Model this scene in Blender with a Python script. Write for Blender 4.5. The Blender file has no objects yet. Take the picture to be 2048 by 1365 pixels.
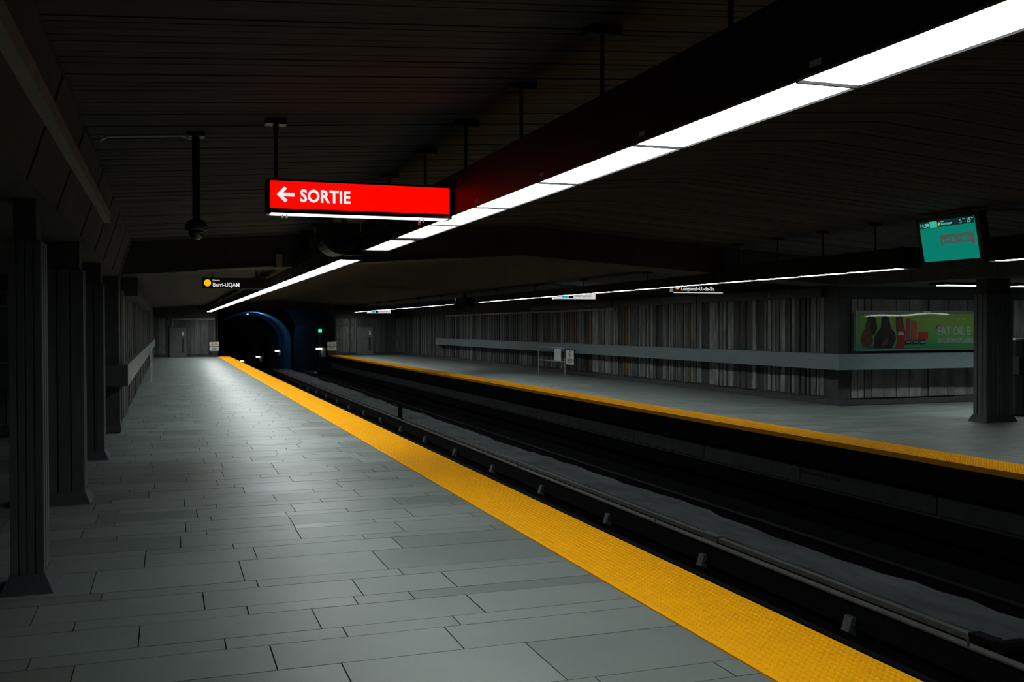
import bpy, math, random
import numpy as np
from mathutils import Matrix, Vector

# ---------------------------------------------------------------- camera, world, exposure
S = bpy.context.scene
C = S.collection
R = math.radians
cam = bpy.data.cameras.new('camera'); cam.lens = 35.0; cam.sensor_width = 36.0; cam.clip_end = 400
camo = bpy.data.objects.new('camera', cam); C.objects.link(camo)
camo.matrix_world = (Matrix.Translation((0, 0, 1.6)) @ Matrix.Rotation(R(-19.09), 4, 'Z')
                     @ Matrix.Rotation(R(90 - .838), 4, 'X') @ Matrix.Rotation(R(-.12), 4, 'Z'))
S.camera = camo
w = bpy.data.worlds.new('world'); S.world = w; w.use_nodes = True
w.node_tree.nodes['Background'].inputs[0].default_value = (0.0, 0.0, 0.0, 1)
S.view_settings.view_transform = 'Standard'; S.view_settings.look = 'None'
S.view_settings.gamma = 1.0; S.view_settings.use_curve_mapping = False
S.view_settings.exposure = 0.0
S.cycles.max_bounces = 5; S.cycles.diffuse_bounces = 3; S.cycles.glossy_bounces = 3; S.cycles.transparent_max_bounces = 6
S.cycles.adaptive_threshold = .03; S.cycles.adaptive_min_samples = 16; S.cycles.caustics_reflective = False; S.cycles.caustics_refractive = False
LIGHT = 9.5             # glow of the fluorescent diffusers themselves
LAMP = 4.5             # watts a metre that the prismatic troughs throw downwards
SPREAD = R(125)
LCOL = (.93, 1.0, .99)

rnd = random.Random(7)

# ---------------------------------------------------------------- materials
MATS = {}
def base_mat(name):
    m = bpy.data.materials.new(name); m.use_nodes = True
    nt = m.node_tree; return m, nt, nt.nodes['Principled BSDF']
def mat(name, col, rough=.6, metal=0.0, var=0.25, scale=6.0, rnd_src=None, bump=0.0, spec=.5, stretch=(1, 1, 1), rvar=0.0, fine=0.0):
    """procedural surface: noise in world position plus an optional random shade for each piece"""
    if name in MATS: return MATS[name]
    m, nt, p = base_mat(name); N, L = nt.nodes, nt.links
    p.inputs['Roughness'].default_value = rough; p.inputs['Metallic'].default_value = metal
    p.inputs['Specular IOR Level'].default_value = spec
    geo = N.new('ShaderNodeNewGeometry'); mp = N.new('ShaderNodeMapping'); mp.inputs['Scale'].default_value = stretch
    L.new(geo.outputs['Position'], mp.inputs['Vector'])
    nz = N.new('ShaderNodeTexNoise'); nz.inputs['Scale'].default_value = scale; nz.inputs['Detail'].default_value = 6
    nz.inputs['Roughness'].default_value = .65
    L.new(mp.outputs[0], nz.inputs['Vector'])
    mr = N.new('ShaderNodeMapRange'); mr.inputs['From Min'].default_value = .25; mr.inputs['From Max'].default_value = .75
    mr.inputs['To Min'].default_value = 1 - var; mr.inputs['To Max'].default_value = 1 + var
    L.new(nz.outputs['Fac'], mr.inputs['Value'])
    val = mr.outputs[0]
    rsock = None
    if rnd_src == 'object':
        oi = N.new('ShaderNodeObjectInfo'); rsock = oi.outputs['Random']
    elif rnd_src == 'island':
        rsock = geo.outputs['Random Per Island']
    if rsock is not None:
        m2 = N.new('ShaderNodeMapRange'); m2.inputs['To Min'].default_value = 1 - rvar; m2.inputs['To Max'].default_value = 1 + rvar
        L.new(rsock, m2.inputs['Value'])
        mu = N.new('ShaderNodeMath'); mu.operation = 'MULTIPLY'; L.new(val, mu.inputs[0]); L.new(m2.outputs[0], mu.inputs[1]); val = mu.outputs[0]
        m3 = N.new('ShaderNodeMapRange'); m3.inputs['To Min'].default_value = max(.05, rough - .05); m3.inputs['To Max'].default_value = min(1, rough + .05)
        L.new(rsock, m3.inputs['Value']); L.new(m3.outputs[0], p.inputs['Roughness'])
    if fine:
        nf = N.new('ShaderNodeTexNoise'); nf.inputs['Scale'].default_value = 220; nf.inputs['Detail'].default_value = 2
        L.new(geo.outputs['Position'], nf.inputs['Vector'])
        mf = N.new('ShaderNodeMapRange'); mf.inputs['From Min'].default_value = .3; mf.inputs['From Max'].default_value = .7
        mf.inputs['To Min'].default_value = 1 - fine; mf.inputs['To Max'].default_value = 1 + fine
        L.new(nf.outputs['Fac'], mf.inputs['Value'])
        mu = N.new('ShaderNodeMath'); mu.operation = 'MULTIPLY'; L.new(val, mu.inputs[0]); L.new(mf.outputs[0], mu.inputs[1]); val = mu.outputs[0]
    vm = N.new('ShaderNodeVectorMath'); vm.operation = 'SCALE'; vm.inputs[0].default_value = col
    L.new(val, vm.inputs['Scale']); L.new(vm.outputs[0], p.inputs['Base Color'])
    if bump:
        b = N.new('ShaderNodeBump'); b.inputs['Strength'].default_value = bump; b.inputs['Distance'].default_value = .01
        L.new(nz.outputs['Fac'], b.inputs['Height']); L.new(b.outputs[0], p.inputs['Normal'])
    MATS[name] = m; return m
def glow(name, col, strength):
    if name in MATS: return MATS[name]
    m, nt, p = base_mat(name)
    p.inputs['Base Color'].default_value = (*[min(.8, c * .5) for c in col], 1)
    p.inputs['Emission Color'].default_value = (*col, 1); p.inputs['Emission Strength'].default_value = strength
    nz = nt.nodes.new('ShaderNodeTexNoise'); nz.inputs['Scale'].default_value = 3
    MATS[name] = m; return m

M_slab = mat('granite_slab', (.154, .182, .166), .42, var=.10, scale=2.5, rnd_src='object', rvar=.12, fine=.18, spec=1.0)
M_slabi = mat('granite_slab_far', (.154, .182, .166), .42, var=.10, scale=2.5, rnd_src='island', rvar=.12, fine=.14, spec=1.0)
M_grout = mat('grout', (.045, .05, .05), .9)
M_yellow = mat('tactile_yellow', (.88, .395, .001), .65, var=.06, scale=5, fine=.05, spec=.08)
M_wall = mat('dark_concrete', (.04, .044, .044), .85, var=.35, scale=3, bump=.3)
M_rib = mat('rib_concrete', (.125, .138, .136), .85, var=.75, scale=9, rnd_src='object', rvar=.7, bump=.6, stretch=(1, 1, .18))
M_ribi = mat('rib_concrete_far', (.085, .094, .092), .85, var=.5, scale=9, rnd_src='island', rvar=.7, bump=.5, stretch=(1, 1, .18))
M_ochre = mat('ochre_board', (.12, .075, .03), .85, var=.4, scale=8, bump=.5, stretch=(1, 1, .2))
M_plank = mat('board_formed_plank', (.17, .18, .17), .85, var=.5, scale=7, rnd_src='object', rvar=.3, bump=.6, stretch=(1, 1, .25))
M_col = mat('column_concrete', (.035, .039, .039), .85, var=.4, scale=6, bump=.5, stretch=(1, 1, .2))
M_colr = mat('column_rib', (.066, .078, .079), .85, var=.4, scale=8, rnd_src='object', rvar=.2, bump=.5, stretch=(1, 1, .15))
M_plinth = mat('plinth', (.035, .04, .046), .7)
M_base = mat('baseboard', (.04, .045, .05), .6)
M_ceil = mat('ceiling_concrete', (.032, .030, .027), .9, var=.3, scale=3, stretch=(.4, 1.5, 1))
M_board = mat('ceiling_board', (.045, .0435, .042), .9, var=.35, scale=5, rnd_src='island', rvar=.25, stretch=(.25, 2, 1))
M_beam = mat('beam_concrete', (.045, .043, .039), .9, var=.3, scale=2.5)
M_steel = mat('brushed_steel', (.15, .20, .22), .45, metal=.2, var=.12, scale=4, stretch=(1, .3, 6))
M_black = mat('black_metal', (.012, .012, .014), .45, var=.1)
M_house = mat('trough_black', (.008, .008, .009), .5, var=.1, spec=.2)
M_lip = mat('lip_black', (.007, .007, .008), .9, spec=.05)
M_bed = mat('trackbed_dark', (.006, .0063, .0068), .95, var=.4, scale=8, spec=.0)
M_median = mat('median_concrete', (.065, .08, .086), .9, var=.75, scale=2.2, bump=.5, stretch=(1, .35, 1))
M_iron = mat('rusty_steel', (.008, .0075, .007), .8, metal=.0, var=.4, scale=20, spec=.05)
M_irontop = mat('worn_flange', (.11, .11, .095), .6, metal=.2, var=.4, scale=9)
M_bracket = mat('bracket_grey', (.09, .105, .11), .7, var=.4, scale=18)
M_panel = mat('trench_panel', (.06, .066, .07), .9, var=.3, scale=5, rnd_src='object', rvar=.15)
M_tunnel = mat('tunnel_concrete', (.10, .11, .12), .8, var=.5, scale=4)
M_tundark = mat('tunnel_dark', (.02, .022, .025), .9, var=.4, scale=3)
M_metal = mat('grey_door_metal', (.10, .112, .112), .6, metal=.1, var=.25, scale=4)
M_white = mat('white_plate', (.62, .66, .66), .6, var=.08)
M_ink = mat('black_ink', (.02, .02, .02), .7)
M_red = mat('red_ink', (.45, .03, .03), .7)
M_orange = mat('orange_ink', (.55, .22, .03), .7)
M_dim = mat('dim_letter', (.10, .10, .10), .7)
M_dimy = mat('dim_yellow', (.22, .16, .02), .7)
M_pipe = mat('galvanised_pipe', (.36, .40, .40), .4, metal=.4, var=.15)
M_conduit = mat('painted_conduit', (.22, .21, .19), .6)
M_diff = glow('fluorescent_diffuser', LCOL, LIGHT)
M_diffdim = glow('dim_diffuser', LCOL, LIGHT * .88)  # same panels, glow turned down for the closest run
M_diffbright = glow('bright_diffuser', LCOL, LIGHT * 1.28)  # same panels, glow raised to strengthen the floor reflection further along
M_signlight = glow('sign_lamp', (.95, .97, 1.0), 3.0)
M_signred = glow('lit_red', (1.0, .002, .0), 1.0)
M_letter = glow('lit_white', (.92, .90, .92), .95)
M_letter2 = glow('lit_white_sign', (.85, .85, .85), .75)
M_dot = glow('lit_yellow', (1.0, .52, .0), 1.0)
M_screen = glow('screen_teal', (.0, .20, .14), 1.0)
M_screen2 = glow('screen_light_teal', (.05, .42, .33), 1.0)
M_bar = glow('screen_dark', (.004, .022, .022), 1.0)
M_scrtxt = glow('screen_text', (.12, .48, .40), 1.0)
M_scrmaroon = glow('screen_photo', (.055, .085, .075), 1.0)
M_scryel = glow('screen_yellow', (.42, .45, .05), 1.0)
M_green = glow('signal_green', (.02, 1.0, .45), 3.0)
M_lamp = glow('lamp_white', (1.0, .95, .8), 5.0)
M_bluel = glow('lamp_blue', (.15, .5, 1.0), 6.0)
M_cyan = glow('lit_cyan', (.0, .45, .75), .9)
M_poster = None

# ---------------------------------------------------------------- mesh helpers
class MB:
    def __init__(s): s.v = []; s.f = []
    def add(s, vs, fs):
        o = len(s.v); s.v += [tuple(v) for v in vs]; s.f += [tuple(i + o for i in f) for f in fs]; return s
    def box(s, x0, x1, y0, y1, z0, z1):
        return s.add([(x0, y0, z0), (x1, y0, z0), (x1, y1, z0), (x0, y1, z0), (x0, y0, z1), (x1, y0, z1), (x1, y1, z1), (x0, y1, z1)],
                     [(0, 3, 2, 1), (4, 5, 6, 7), (0, 1, 5, 4), (1, 2, 6, 5), (2, 3, 7, 6), (3, 0, 4, 7)])
    def frustum(s, x0, x1, y0, y1, z0, z1, e):
        """box whose foot is e wider than its top all round"""
        return s.add([(x0 - e, y0 - e, z0), (x1 + e, y0 - e, z0), (x1 + e, y1 + e, z0), (x0 - e, y1 + e, z0), (x0, y0, z1), (x1, y0, z1), (x1, y1, z1), (x0, y1, z1)],
                     [(0, 3, 2, 1), (4, 5, 6, 7), (0, 1, 5, 4), (1, 2, 6, 5), (2, 3, 7, 6), (3, 0, 4, 7)])
    def extrude_y(s, prof, y0, y1):
        """closed profile of (x, z), counter-clockwise seen from -Y, extruded along Y"""
        n = len(prof); vs = [(x, y0, z) for x, z in prof] + [(x, y1, z) for x, z in prof]
        fs = [tuple(range(n)), tuple(range(2 * n - 1, n - 1, -1))] + [(i, i + n, (i + 1) % n + n, (i + 1) % n) for i in range(n)]
        return s.add(vs, fs)
    def cyl(s, p0, p1, r0, r1=None, n=12):
        r1 = r0 if r1 is None else r1
        p0, p1 = Vector(p0), Vector(p1); d = (p1 - p0).normalized()
        a = d.orthogonal().normalized(); b = d.cross(a)
        vs = []
        for p, r in ((p0, r0), (p1, r1)):
            for i in range(n):
                t = 2 * math.pi * i / n; vs.append(p + a * (r * math.cos(t)) + b * (r * math.sin(t)))
        fs = [tuple(range(n - 1, -1, -1)), tuple(range(n, 2 * n))] + [(i, (i + 1) % n, (i + 1) % n + n, i + n) for i in range(n)]
        return s.add(vs, fs)
    def path(s, pts, r, n=8):
        for a, b in zip(pts[:-1], pts[1:]): s.cyl(a, b, r, n=n)
        return s
    def lathe(s, prof, cx, cy, n=20):
        """profile of (r, z) turned about the vertical through cx, cy"""
        vs = []; fs = []; m = len(prof)
        for r, z in prof:
            for i in range(n):
                t = 2 * math.pi * i / n; vs.append((cx + r * math.cos(t), cy + r * math.sin(t), z))
        for j in range(m - 1):
            for i in range(n):
                a, b = j * n + i, j * n + (i + 1) % n; fs.append((a, b, b + n, a + n))
        fs.append(tuple(range(n - 1, -1, -1))); fs.append(tuple(range((m - 1) * n, m * n)))
        return s.add(vs, fs)
    def poly_xz(s, pts, y, t=.002):
        """flat print facing -Y: polygon in X, Z at depth y"""
        n = len(pts); vs = [(x, y, z) for x, z in pts] + [(x, y + t, z) for x, z in pts]
        fs = [tuple(range(n)), tuple(range(2 * n - 1, n - 1, -1))] + [(i, i + n, (i + 1) % n + n, (i + 1) % n) for i in range(n)]
        return s.add(vs, fs)
    def build(s, name, m, parent=None, smooth=False):
        me = bpy.data.meshes.new(name); me.from_pydata(s.v, [], s.f); me.update()
        me.materials.append(m)
        if smooth:
            for p in me.polygons: p.use_smooth = True
        o = bpy.data.objects.new(name, me); C.objects.link(o)
        if parent is not None: attach(o, parent)
        return o
def attach(o, parent):
    o.parent = parent; l = parent.get('_w', None)
    loc = Vector(l) if l is not None else Vector((0, 0, 0))
    o.matrix_parent_inverse = Matrix.Translation(-loc)
def tag(o, label, cat, group=None, kind=None):
    o['label'] = label; o['category'] = cat
    if group: o['group'] = group
    if kind: o['kind'] = kind
    return o
def empty(name, loc):
    o = bpy.data.objects.new(name, None); C.objects.link(o); o.location = loc; o['_w'] = list(loc); o.empty_display_size = .1; return o
def structure(o, label, cat): return tag(o, label, cat, kind='structure')
def unit_mesh(name, m, chamfer=0.0):
    """box of size 1 about its centre; chamfer cuts the two vertical edges at -X (a face towards -X) as a share of the size"""
    b = MB()
    if chamfer:
        c = chamfer
        b.v = [(-.5, -.5 + c, -.5), (-.5 + c, -.5, -.5), (.5, -.5, -.5), (.5, .5, -.5), (-.5 + c, .5, -.5), (-.5, .5 - c, -.5)]
        b.v += [(x, y, .5) for x, y, z in b.v]
        b.f = [(5, 4, 3, 2, 1, 0), (6, 7, 8, 9, 10, 11)] + [(i, (i + 1) % 6, (i + 1) % 6 + 6, i + 6) for i in range(6)]
    else: b.box(-.5, .5, -.5, .5, -.5, .5)
    me = bpy.data.meshes.new(name); me.from_pydata(b.v, [], b.f); me.update(); me.materials.append(m); return me
def piece(name, me, x0, x1, y0, y1, z0, z1, parent, rz=0):
    o = bpy.data.objects.new(name, me); C.objects.link(o)
    o.location = ((x0 + x1) / 2, (y0 + y1) / 2, (z0 + z1) / 2)
    if rz: o.rotation_euler.z = rz; o.scale = (y1 - y0, x1 - x0, z1 - z0)
    else: o.scale = (x1 - x0, y1 - y0, z1 - z0)
    attach(o, parent); return o
def text(name, body, size, loc, rot, m, parent, bold=0.0, align='LEFT', sx=1.0, space=1.0):
    cu = bpy.data.curves.new(name, 'FONT'); cu.body = body; cu.size = size; cu.align_x = align; cu.extrude = .0012
    cu.offset = bold; cu.resolution_u = 3; cu.space_character = space
    o = bpy.data.objects.new(name, cu); C.objects.link(o)
    dg = bpy.context.evaluated_depsgraph_get()
    me = bpy.data.meshes.new_from_object(o.evaluated_get(dg)); bpy.data.objects.remove(o)
    me.name = name; me.materials.clear(); me.materials.append(m)
    t = bpy.data.objects.new(name, me); C.objects.link(t); t.location = loc; t.rotation_euler = rot; t.scale = (sx, 1, 1)
    if parent is not None: attach(t, parent)
    return t
FACE_CAM = (R(90), 0, 0)                 # lettering that faces -Y
FACE_TRACK = (R(90), 0, R(-90))          # lettering on the far wall that faces -X

# ---------------------------------------------------------------- layout (metres; camera at 0,0,1.6; Y runs along the tracks)
CX = 5.91                                 # middle of the trench
N0, N1 = 2.575, 3.185                     # near tactile strip
F1, F0 = 8.64, 9.25                       # far tactile strip
WL, WR = -.70, 12.65                      # wall faces along the platforms
YL, YR = 16.3, 16.65                      # where those walls turn the corner
YEND, YBACK = 56.0, -9.0
def mx(x): return 2 * CX - x

# ================================================================ SETTING
# platform near: base, slabs, tactile strip
fl = MB().box(-6, N0, YBACK, YL, -.40, -.014).box(WL - .3, N0, YL, YEND, -.40, -.014).build('floor', M_grout)
structure(fl, 'near platform floor paved with long grey granite slabs', 'floor')
ff = MB().box(F0, 18, YBACK, YR, -.40, -.014).box(F0, WR + .3, YR, YEND, -.40, -.014).build('floor', M_grout)
structure(ff, 'far platform floor of grey granite slabs across the tracks', 'floor')
slab_me = unit_mesh('slab', M_slab)
rows = []
y = 2.78
fixed = {4.72: [.475, 1.381], 5.11: [.266, .87, 1.477], 5.29: [-.15, .762, 1.672], 5.69: [.418, 1.03, 1.364], 5.87: [.19, 1.094, 1.674], 6.27: [.519, 1.43], 6.45: [.45, 1.369], 4.15: [.771, 1.70]}
ys = [2.78, 3.17, 3.35, 3.75, 3.94, 4.15, 4.72, 5.11, 5.29, 5.69, 5.87, 6.27, 6.45, 7.03]
while ys[-1] < YEND - .6:
    ys.append(ys[-1] + (.18 if len(ys) % 2 else .40) + rnd.uniform(-.012, .012))
ys.append(YEND)
slabs = []
G = .0035
for y0, y1 in zip(ys[:-1], ys[1:]):
    xl = -2.6 if y0 < YL - .3 else WL
    js = None
    for k, v in fixed.items():
        if abs(k - y0) < .01: js = [v[0] - 1.75, v[0] - .9] + v
    if js is None:
        js = []; x = xl - rnd.uniform(0, .8)
        while x < N0: js.append(x); x += rnd.uniform(.52, 1.05)
    js = [j for j in js if xl + .12 < j < N0 - .12]
    js = [xl] + js + [N0]
    for a, b in zip(js[:-1], js[1:]): slabs.append((a, b, y0, y1))
def seen(s):
    a, b, y0, y1 = s
    return b > -1.4 and y1 > 3.4
near = [s for s in slabs if seen(s)][:300]
nearset = set(near)
rest = MB()
for s in slabs:
    a, b, y0, y1 = s; z = rnd.uniform(-.0012, .0)
    if s in nearset: piece('slab', slab_me, a + G, b - G, y0 + G, y1 - G, -.014, z, fl)
    else: rest.box(a + G, b - G, y0 + G, y1 - G, -.014, z)
for k in range(40):      # rows behind the camera
    rest.box(-6 + G, -.6 - G, 2.78 - .29 * (k + 1) + G, 2.78 - .29 * k - G, -.014, 0).box(-.6 + G, 1.1 - G, 2.78 - .29 * (k + 1) + G, 2.78 - .29 * k - G, -.014, 0).box(1.1 + G, N0 - G, 2.78 - .29 * (k + 1) + G, 2.78 - .29 * k - G, -.014, 0)
for k in range(46): rest.box(-6 + G, -2.6 - G, 2.78 + .29 * k + G, 2.78 + .29 * (k + 1) - G, -.014, 0)
o = rest.build('slab_field', M_slabi, fl); o['kind'] = 'stuff'
fb = MB(); y = -2.0; k = 0
while y < YEND - .05:
    d = min(.40 if k % 2 == 0 else .18, YEND - y); xr = 18 if y + d < YR else WR
    x = F0; nx = F0 + rnd.uniform(.3, .9)
    while x < xr - .01:
        nx = min(nx, xr); 
        if xr - nx < .15: nx = xr
        fb.box(x + G, nx - G, y + G, y + d - G, -.014, rnd.uniform(-.0012, 0)); x = nx; nx = x + rnd.uniform(.55, 1.05)
    y += d; k += 1
o = fb.build('slab_field', M_slabi, ff); o['kind'] = 'stuff'

def domes(x0, x1, y0, y1, n, pitch=.0405, h=.0065, r0=.0135, r1=.0065):
    nx = int((x1 - x0) / pitch); ny = int((y1 - y0) / pitch)
    ox = x0 + ((x1 - x0) - (nx - 1) * pitch) / 2
    gx, gy = np.meshgrid(ox + np.arange(nx) * pitch, y0 + pitch / 2 + np.arange(ny) * pitch)
    c = np.stack([gx.ravel(), gy.ravel()], 1); t = 2 * np.pi * np.arange(n) / n
    ring = np.stack([np.cos(t), np.sin(t)], 1)
    b = np.concatenate([c[:, None] + ring * r0, np.full((len(c), n, 1), .006)], 2)
    u = np.concatenate([c[:, None] + ring * r1, np.full((len(c), n, 1), .006 + h)], 2)
    v = np.concatenate([b, u], 1).reshape(-1, 3)
    fs = [[i, (i + 1) % n, (i + 1) % n + n, i + n] for i in range(n)]
    off = (np.arange(len(c)) * 2 * n)[:, None, None]
    quads = (np.array(fs)[None] + off).reshape(-1, 4).tolist()
    caps = (np.array([list(range(n, 2 * n))])[None] + off).reshape(-1, n).tolist()
    return v.tolist(), quads + caps
def tactile(x0, x1, spans, label):
    t = empty('tactile_strip', ((x0 + x1) / 2, 20, 0)); tag(t, label, 'tactile strip')
    MB().box(x0, x1, YBACK, YEND, -.06, .006).build('strip_base', M_yellow, t)
    b = MB()
    for y0, y1, n in spans: b.add(*domes(x0 + .012, x1 - .012, y0, y1, n))
    o = b.build('dome_field', M_yellow, t); o['kind'] = 'stuff'
tactile(N0, N1, [(2, 12, 8), (12, 30, 6), (30, YEND, 4)], 'yellow bumpy tactile strip along the near platform edge')
tactile(F1, F0, [(4, 20, 6), (20, YEND, 4)], 'yellow bumpy tactile strip along the far platform edge')

# platform edges and trench
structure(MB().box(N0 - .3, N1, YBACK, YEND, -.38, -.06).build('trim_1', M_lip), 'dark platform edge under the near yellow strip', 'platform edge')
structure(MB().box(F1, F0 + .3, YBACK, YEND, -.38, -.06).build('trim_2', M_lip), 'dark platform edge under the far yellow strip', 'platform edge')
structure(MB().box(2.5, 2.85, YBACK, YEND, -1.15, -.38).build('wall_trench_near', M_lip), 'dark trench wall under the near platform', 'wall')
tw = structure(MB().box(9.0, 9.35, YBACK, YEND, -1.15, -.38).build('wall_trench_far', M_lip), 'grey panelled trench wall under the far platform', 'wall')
pm = unit_mesh('panel', M_panel)
y = 1.4
while y < YEND - 1:
    piece('panel', pm, 8.955, 9.0, y + .012, y + 2.82 - .012, -.74, -.385, tw)
    piece('panel', pm, 8.945, 9.0, y + 1.0 + .012, y + 3.82 - .012, -.93, -.752, tw)
    y += 2.82
text('painted_number', '32 620', .13, (8.942, 12.62, -.87), FACE_TRACK, mat('faded_ochre', (.10, .06, .02), .9), tw, bold=.002)
for ya, yb in ((12.30, 12.66), (11.98, 12.26), (11.72, 11.94)): MB().box(8.9525, 8.955, ya, yb, -.60, -.555).build('faded_red_line', mat('faded_red', (.06, .012, .012), .9), tw)
bed = MB().box(2.8, 9.05, YBACK, YEND + 2, -1.4, -1.02)
structure(bed.build('trackbed', M_bed), 'black trackbed at the bottom of the trench', 'trackbed')
# median of pale rough concrete between the tracks
mv = MB(); n = 190; prev = None
for i in range(n + 1):
    yy = YBACK + (YEND - YBACK) * i / n
    e = 6.46 + .09 * math.sin(yy * .9) * math.sin(yy * .37 + 1) + rnd.uniform(-.04, .04)
    t0 = -.735 + rnd.uniform(-.008, .008)
    ring = [(5.80, yy, -1.05), (5.80, yy, t0), (6.12, yy, t0 + rnd.uniform(-.006, .012)), (e, yy, t0 - .02 + rnd.uniform(-.01, .006)), (e + .12, yy, -1.05)]
    mv.v += ring
    if prev is not None:
        a = prev; b = len(mv.v) - 5
        for j in range(4): mv.f.append((a + j, a + j + 1, b + j + 1, b + j))
    prev = len(mv.v) - 5
structure(mv.build('median', M_median), 'rough pale concrete strip between the two tracks', 'track median')

def rails(x0, name, label, g=.93):
    t = empty(name, (x0, 20, -1.02)); tag(t, label, 'track')
    for s in (-1, 1):
        MB().box(x0 + s * g - .12, x0 + s * g + .12, YBACK, YEND, -1.02, -.97).build('running_pad', M_bed, t)
        xr = x0 + s * (g - .24)
        MB().box(xr - .06, xr + .06, YBACK, YEND, -1.02, -1.005).box(xr - .01, xr + .01, YBACK, YEND, -1.005, -.91).box(xr - .035, xr + .035, YBACK, YEND, -.91, -.875).build('rail', M_iron, t)
    return t
tn = rails(4.32, 'track', 'near track of dark rails and running pads in the trench')
tf = rails(7.68, 'track', 'far track of dark rails and running pads beside the median', .82)
# guide bars beside the tracks
def guide_bar(x, label, brackets=True, worn=True):
    t = empty('guide_bar', (x, 20, -1.02)); tag(t, label, 'guide bar')
    MB().box(x - .012, x + .012, YBACK, YEND, -.93, -.735).box(x - .05, x + .05, YBACK, YEND, -.945, -.93).build('web', M_iron, t)
    MB().box(x - .045, x + .035, YBACK, YEND, -.735, -.72).build('top_flange', M_irontop if worn else M_iron, t)
    if brackets:
        yy = 4.5
        first = None
        while yy < 46:
            if first is None:
                m = MB()
                m.add([(x - .11, yy, -1.02), (x - .11, yy + .10, -1.02), (x - .02, yy + .10, -1.02), (x - .02, yy, -1.02),
                       (x - .06, yy, -.86), (x - .06, yy + .10, -.86), (x - .02, yy + .10, -.86), (x - .02, yy, -.86)],
                      [(0, 1, 2, 3), (7, 6, 5, 4), (0, 4, 5, 1), (1, 5, 6, 2), (2, 6, 7, 3), (3, 7, 4, 0)])
                first = m.build('bracket', M_bracket, t)
            else:
                c = first.copy(); C.objects.link(c); c.location.y += yy - 4.5
            yy += 2.45
        yy = 5.7
        b0 = None
        while yy < 40:
            if b0 is None: b0 = MB().cyl((x - .03, yy, -.72), (x - .03, yy, -.66), .011, n=8).build('bolt', M_bracket, t)
            else: c = b0.copy(); C.objects.link(c); c.location.y += yy - 5.7
            yy += 4.9
    return t
guide_bar(5.49, 'steel guide bar on grey brackets along the near track')
# second bar ends in a fork-shaped insulator near the right border
t = empty('power_bar', (5.71, 20, -.75)); tag(t, 'second dark steel bar beside the pale median ending in a rusty fork', 'power bar')
MB().box(5.68, 5.74, 5.9, YEND, -.77, -.725).build('bar', M_irontop, t)
MB().box(5.69, 5.73, 5.9, YEND, -1.02, -.77).build('bar_web', M_iron, t)
MB().box(5.655, 5.765, 5.50, 5.90, -.80, -.70).cyl((5.60, 5.56, -.73), (5.82, 5.56, -.73), .07, n=14).cyl((5.62, 5.74, -.74), (5.80, 5.74, -.74), .035, n=12).build('fork', M_iron, t)
yy = 6.2
b0 = None
while yy < 40:
    if b0 is None: b0 = MB().box(5.67, 5.75, 9.55, 9.85, -.78, -.712).build('joint_plate', M_irontop, t)
    yy += 60
t = empty('rail_marker', (5.62, 25, -.72)); tag(t, 'small dark upright marker with a side arm standing on the guide bar', 'track marker')
MB().box(5.56, 5.67, 24.96, 25.02, -1.02, -.40).build('plate', M_iron, t)
MB().box(5.58, 5.62, 25.02, 25.6, -.45, -.42).build('arm', M_iron, t)
guide_bar(8.70, 'black guide bar beneath the far platform edge', False, False)
guide_bar(6.68, 'black guide bar behind the pale median', False, False)

# ---------------------------------------------------------------- ceilings
def zc(x): return 2.94 + .07 * ((x if x < CX else mx(x)) + .52)       # high bay
def zs(x): return 2.41 + .067 * ((x if x < CX else mx(x)) + .70)      # soffit and low bay
def zl(x): return zs(x) + .20                                         # ceiling beyond the beam
YB = 16.5
ce = MB().extrude_y([(-.52, zc(-.52)), (CX, zc(CX)), (mx(-.52), zc(-.52)), (mx(-.52), 4.0), (-.52, 4.0)], YBACK, YB).build('ceiling', M_ceil)
structure(ce, 'dark board-formed concrete ceiling over both platforms', 'ceiling')
b = MB(); y = -1.0
while y < YB - .02:
    d = min(rnd.choice((.075, .09, .09, .105)), YB - y); t = rnd.uniform(.004, .012)
    for s in (0, 1):
        xa, xb = (-.5, CX) if s == 0 else (CX, mx(-.5))
        za, zb = zc(xa), zc(xb)
        b.add([(xa, y + .004, za - t), (xb, y + .004, zb - t), (xb, y + d - .004, zb - t), (xa, y + d - .004, za - t),
               (xa, y + .004, za + .01), (xb, y + .004, zb + .01), (xb, y + d - .004, zb + .01), (xa, y + d - .004, za + .01)],
              [(0, 3, 2, 1), (0, 1, 5, 4), (1, 2, 6, 5), (2, 3, 7, 6), (3, 0, 4, 7)])
    y += d
o = b.build('board_field', M_board, ce); o['kind'] = 'stuff'
cl = MB().extrude_y([(WL - .3, zl(WL) - .02), (WL, zl(WL)), (CX, zl(CX)), (mx(WL), zl(WL)), (WR + .3, zl(WL) - .02), (WR + .3, 4.0), (WL - .3, 4.0)], YB + .9, YEND + .5).build('ceiling', M_ceil)
structure(cl, 'lower dark ceiling beyond the cross beam towards the tunnel', 'ceiling')
bm = MB().extrude_y([(-6, 2.377), (WL, zs(WL)), (CX, zs(CX) - .0), (mx(WL), zs(WL)), (18, 2.377), (18, 4.0), (-6, 4.0)], YB, YB + .9).build('trim_3', M_beam)
structure(bm, 'concrete cross beam where the ceiling steps down', 'beam')
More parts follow.
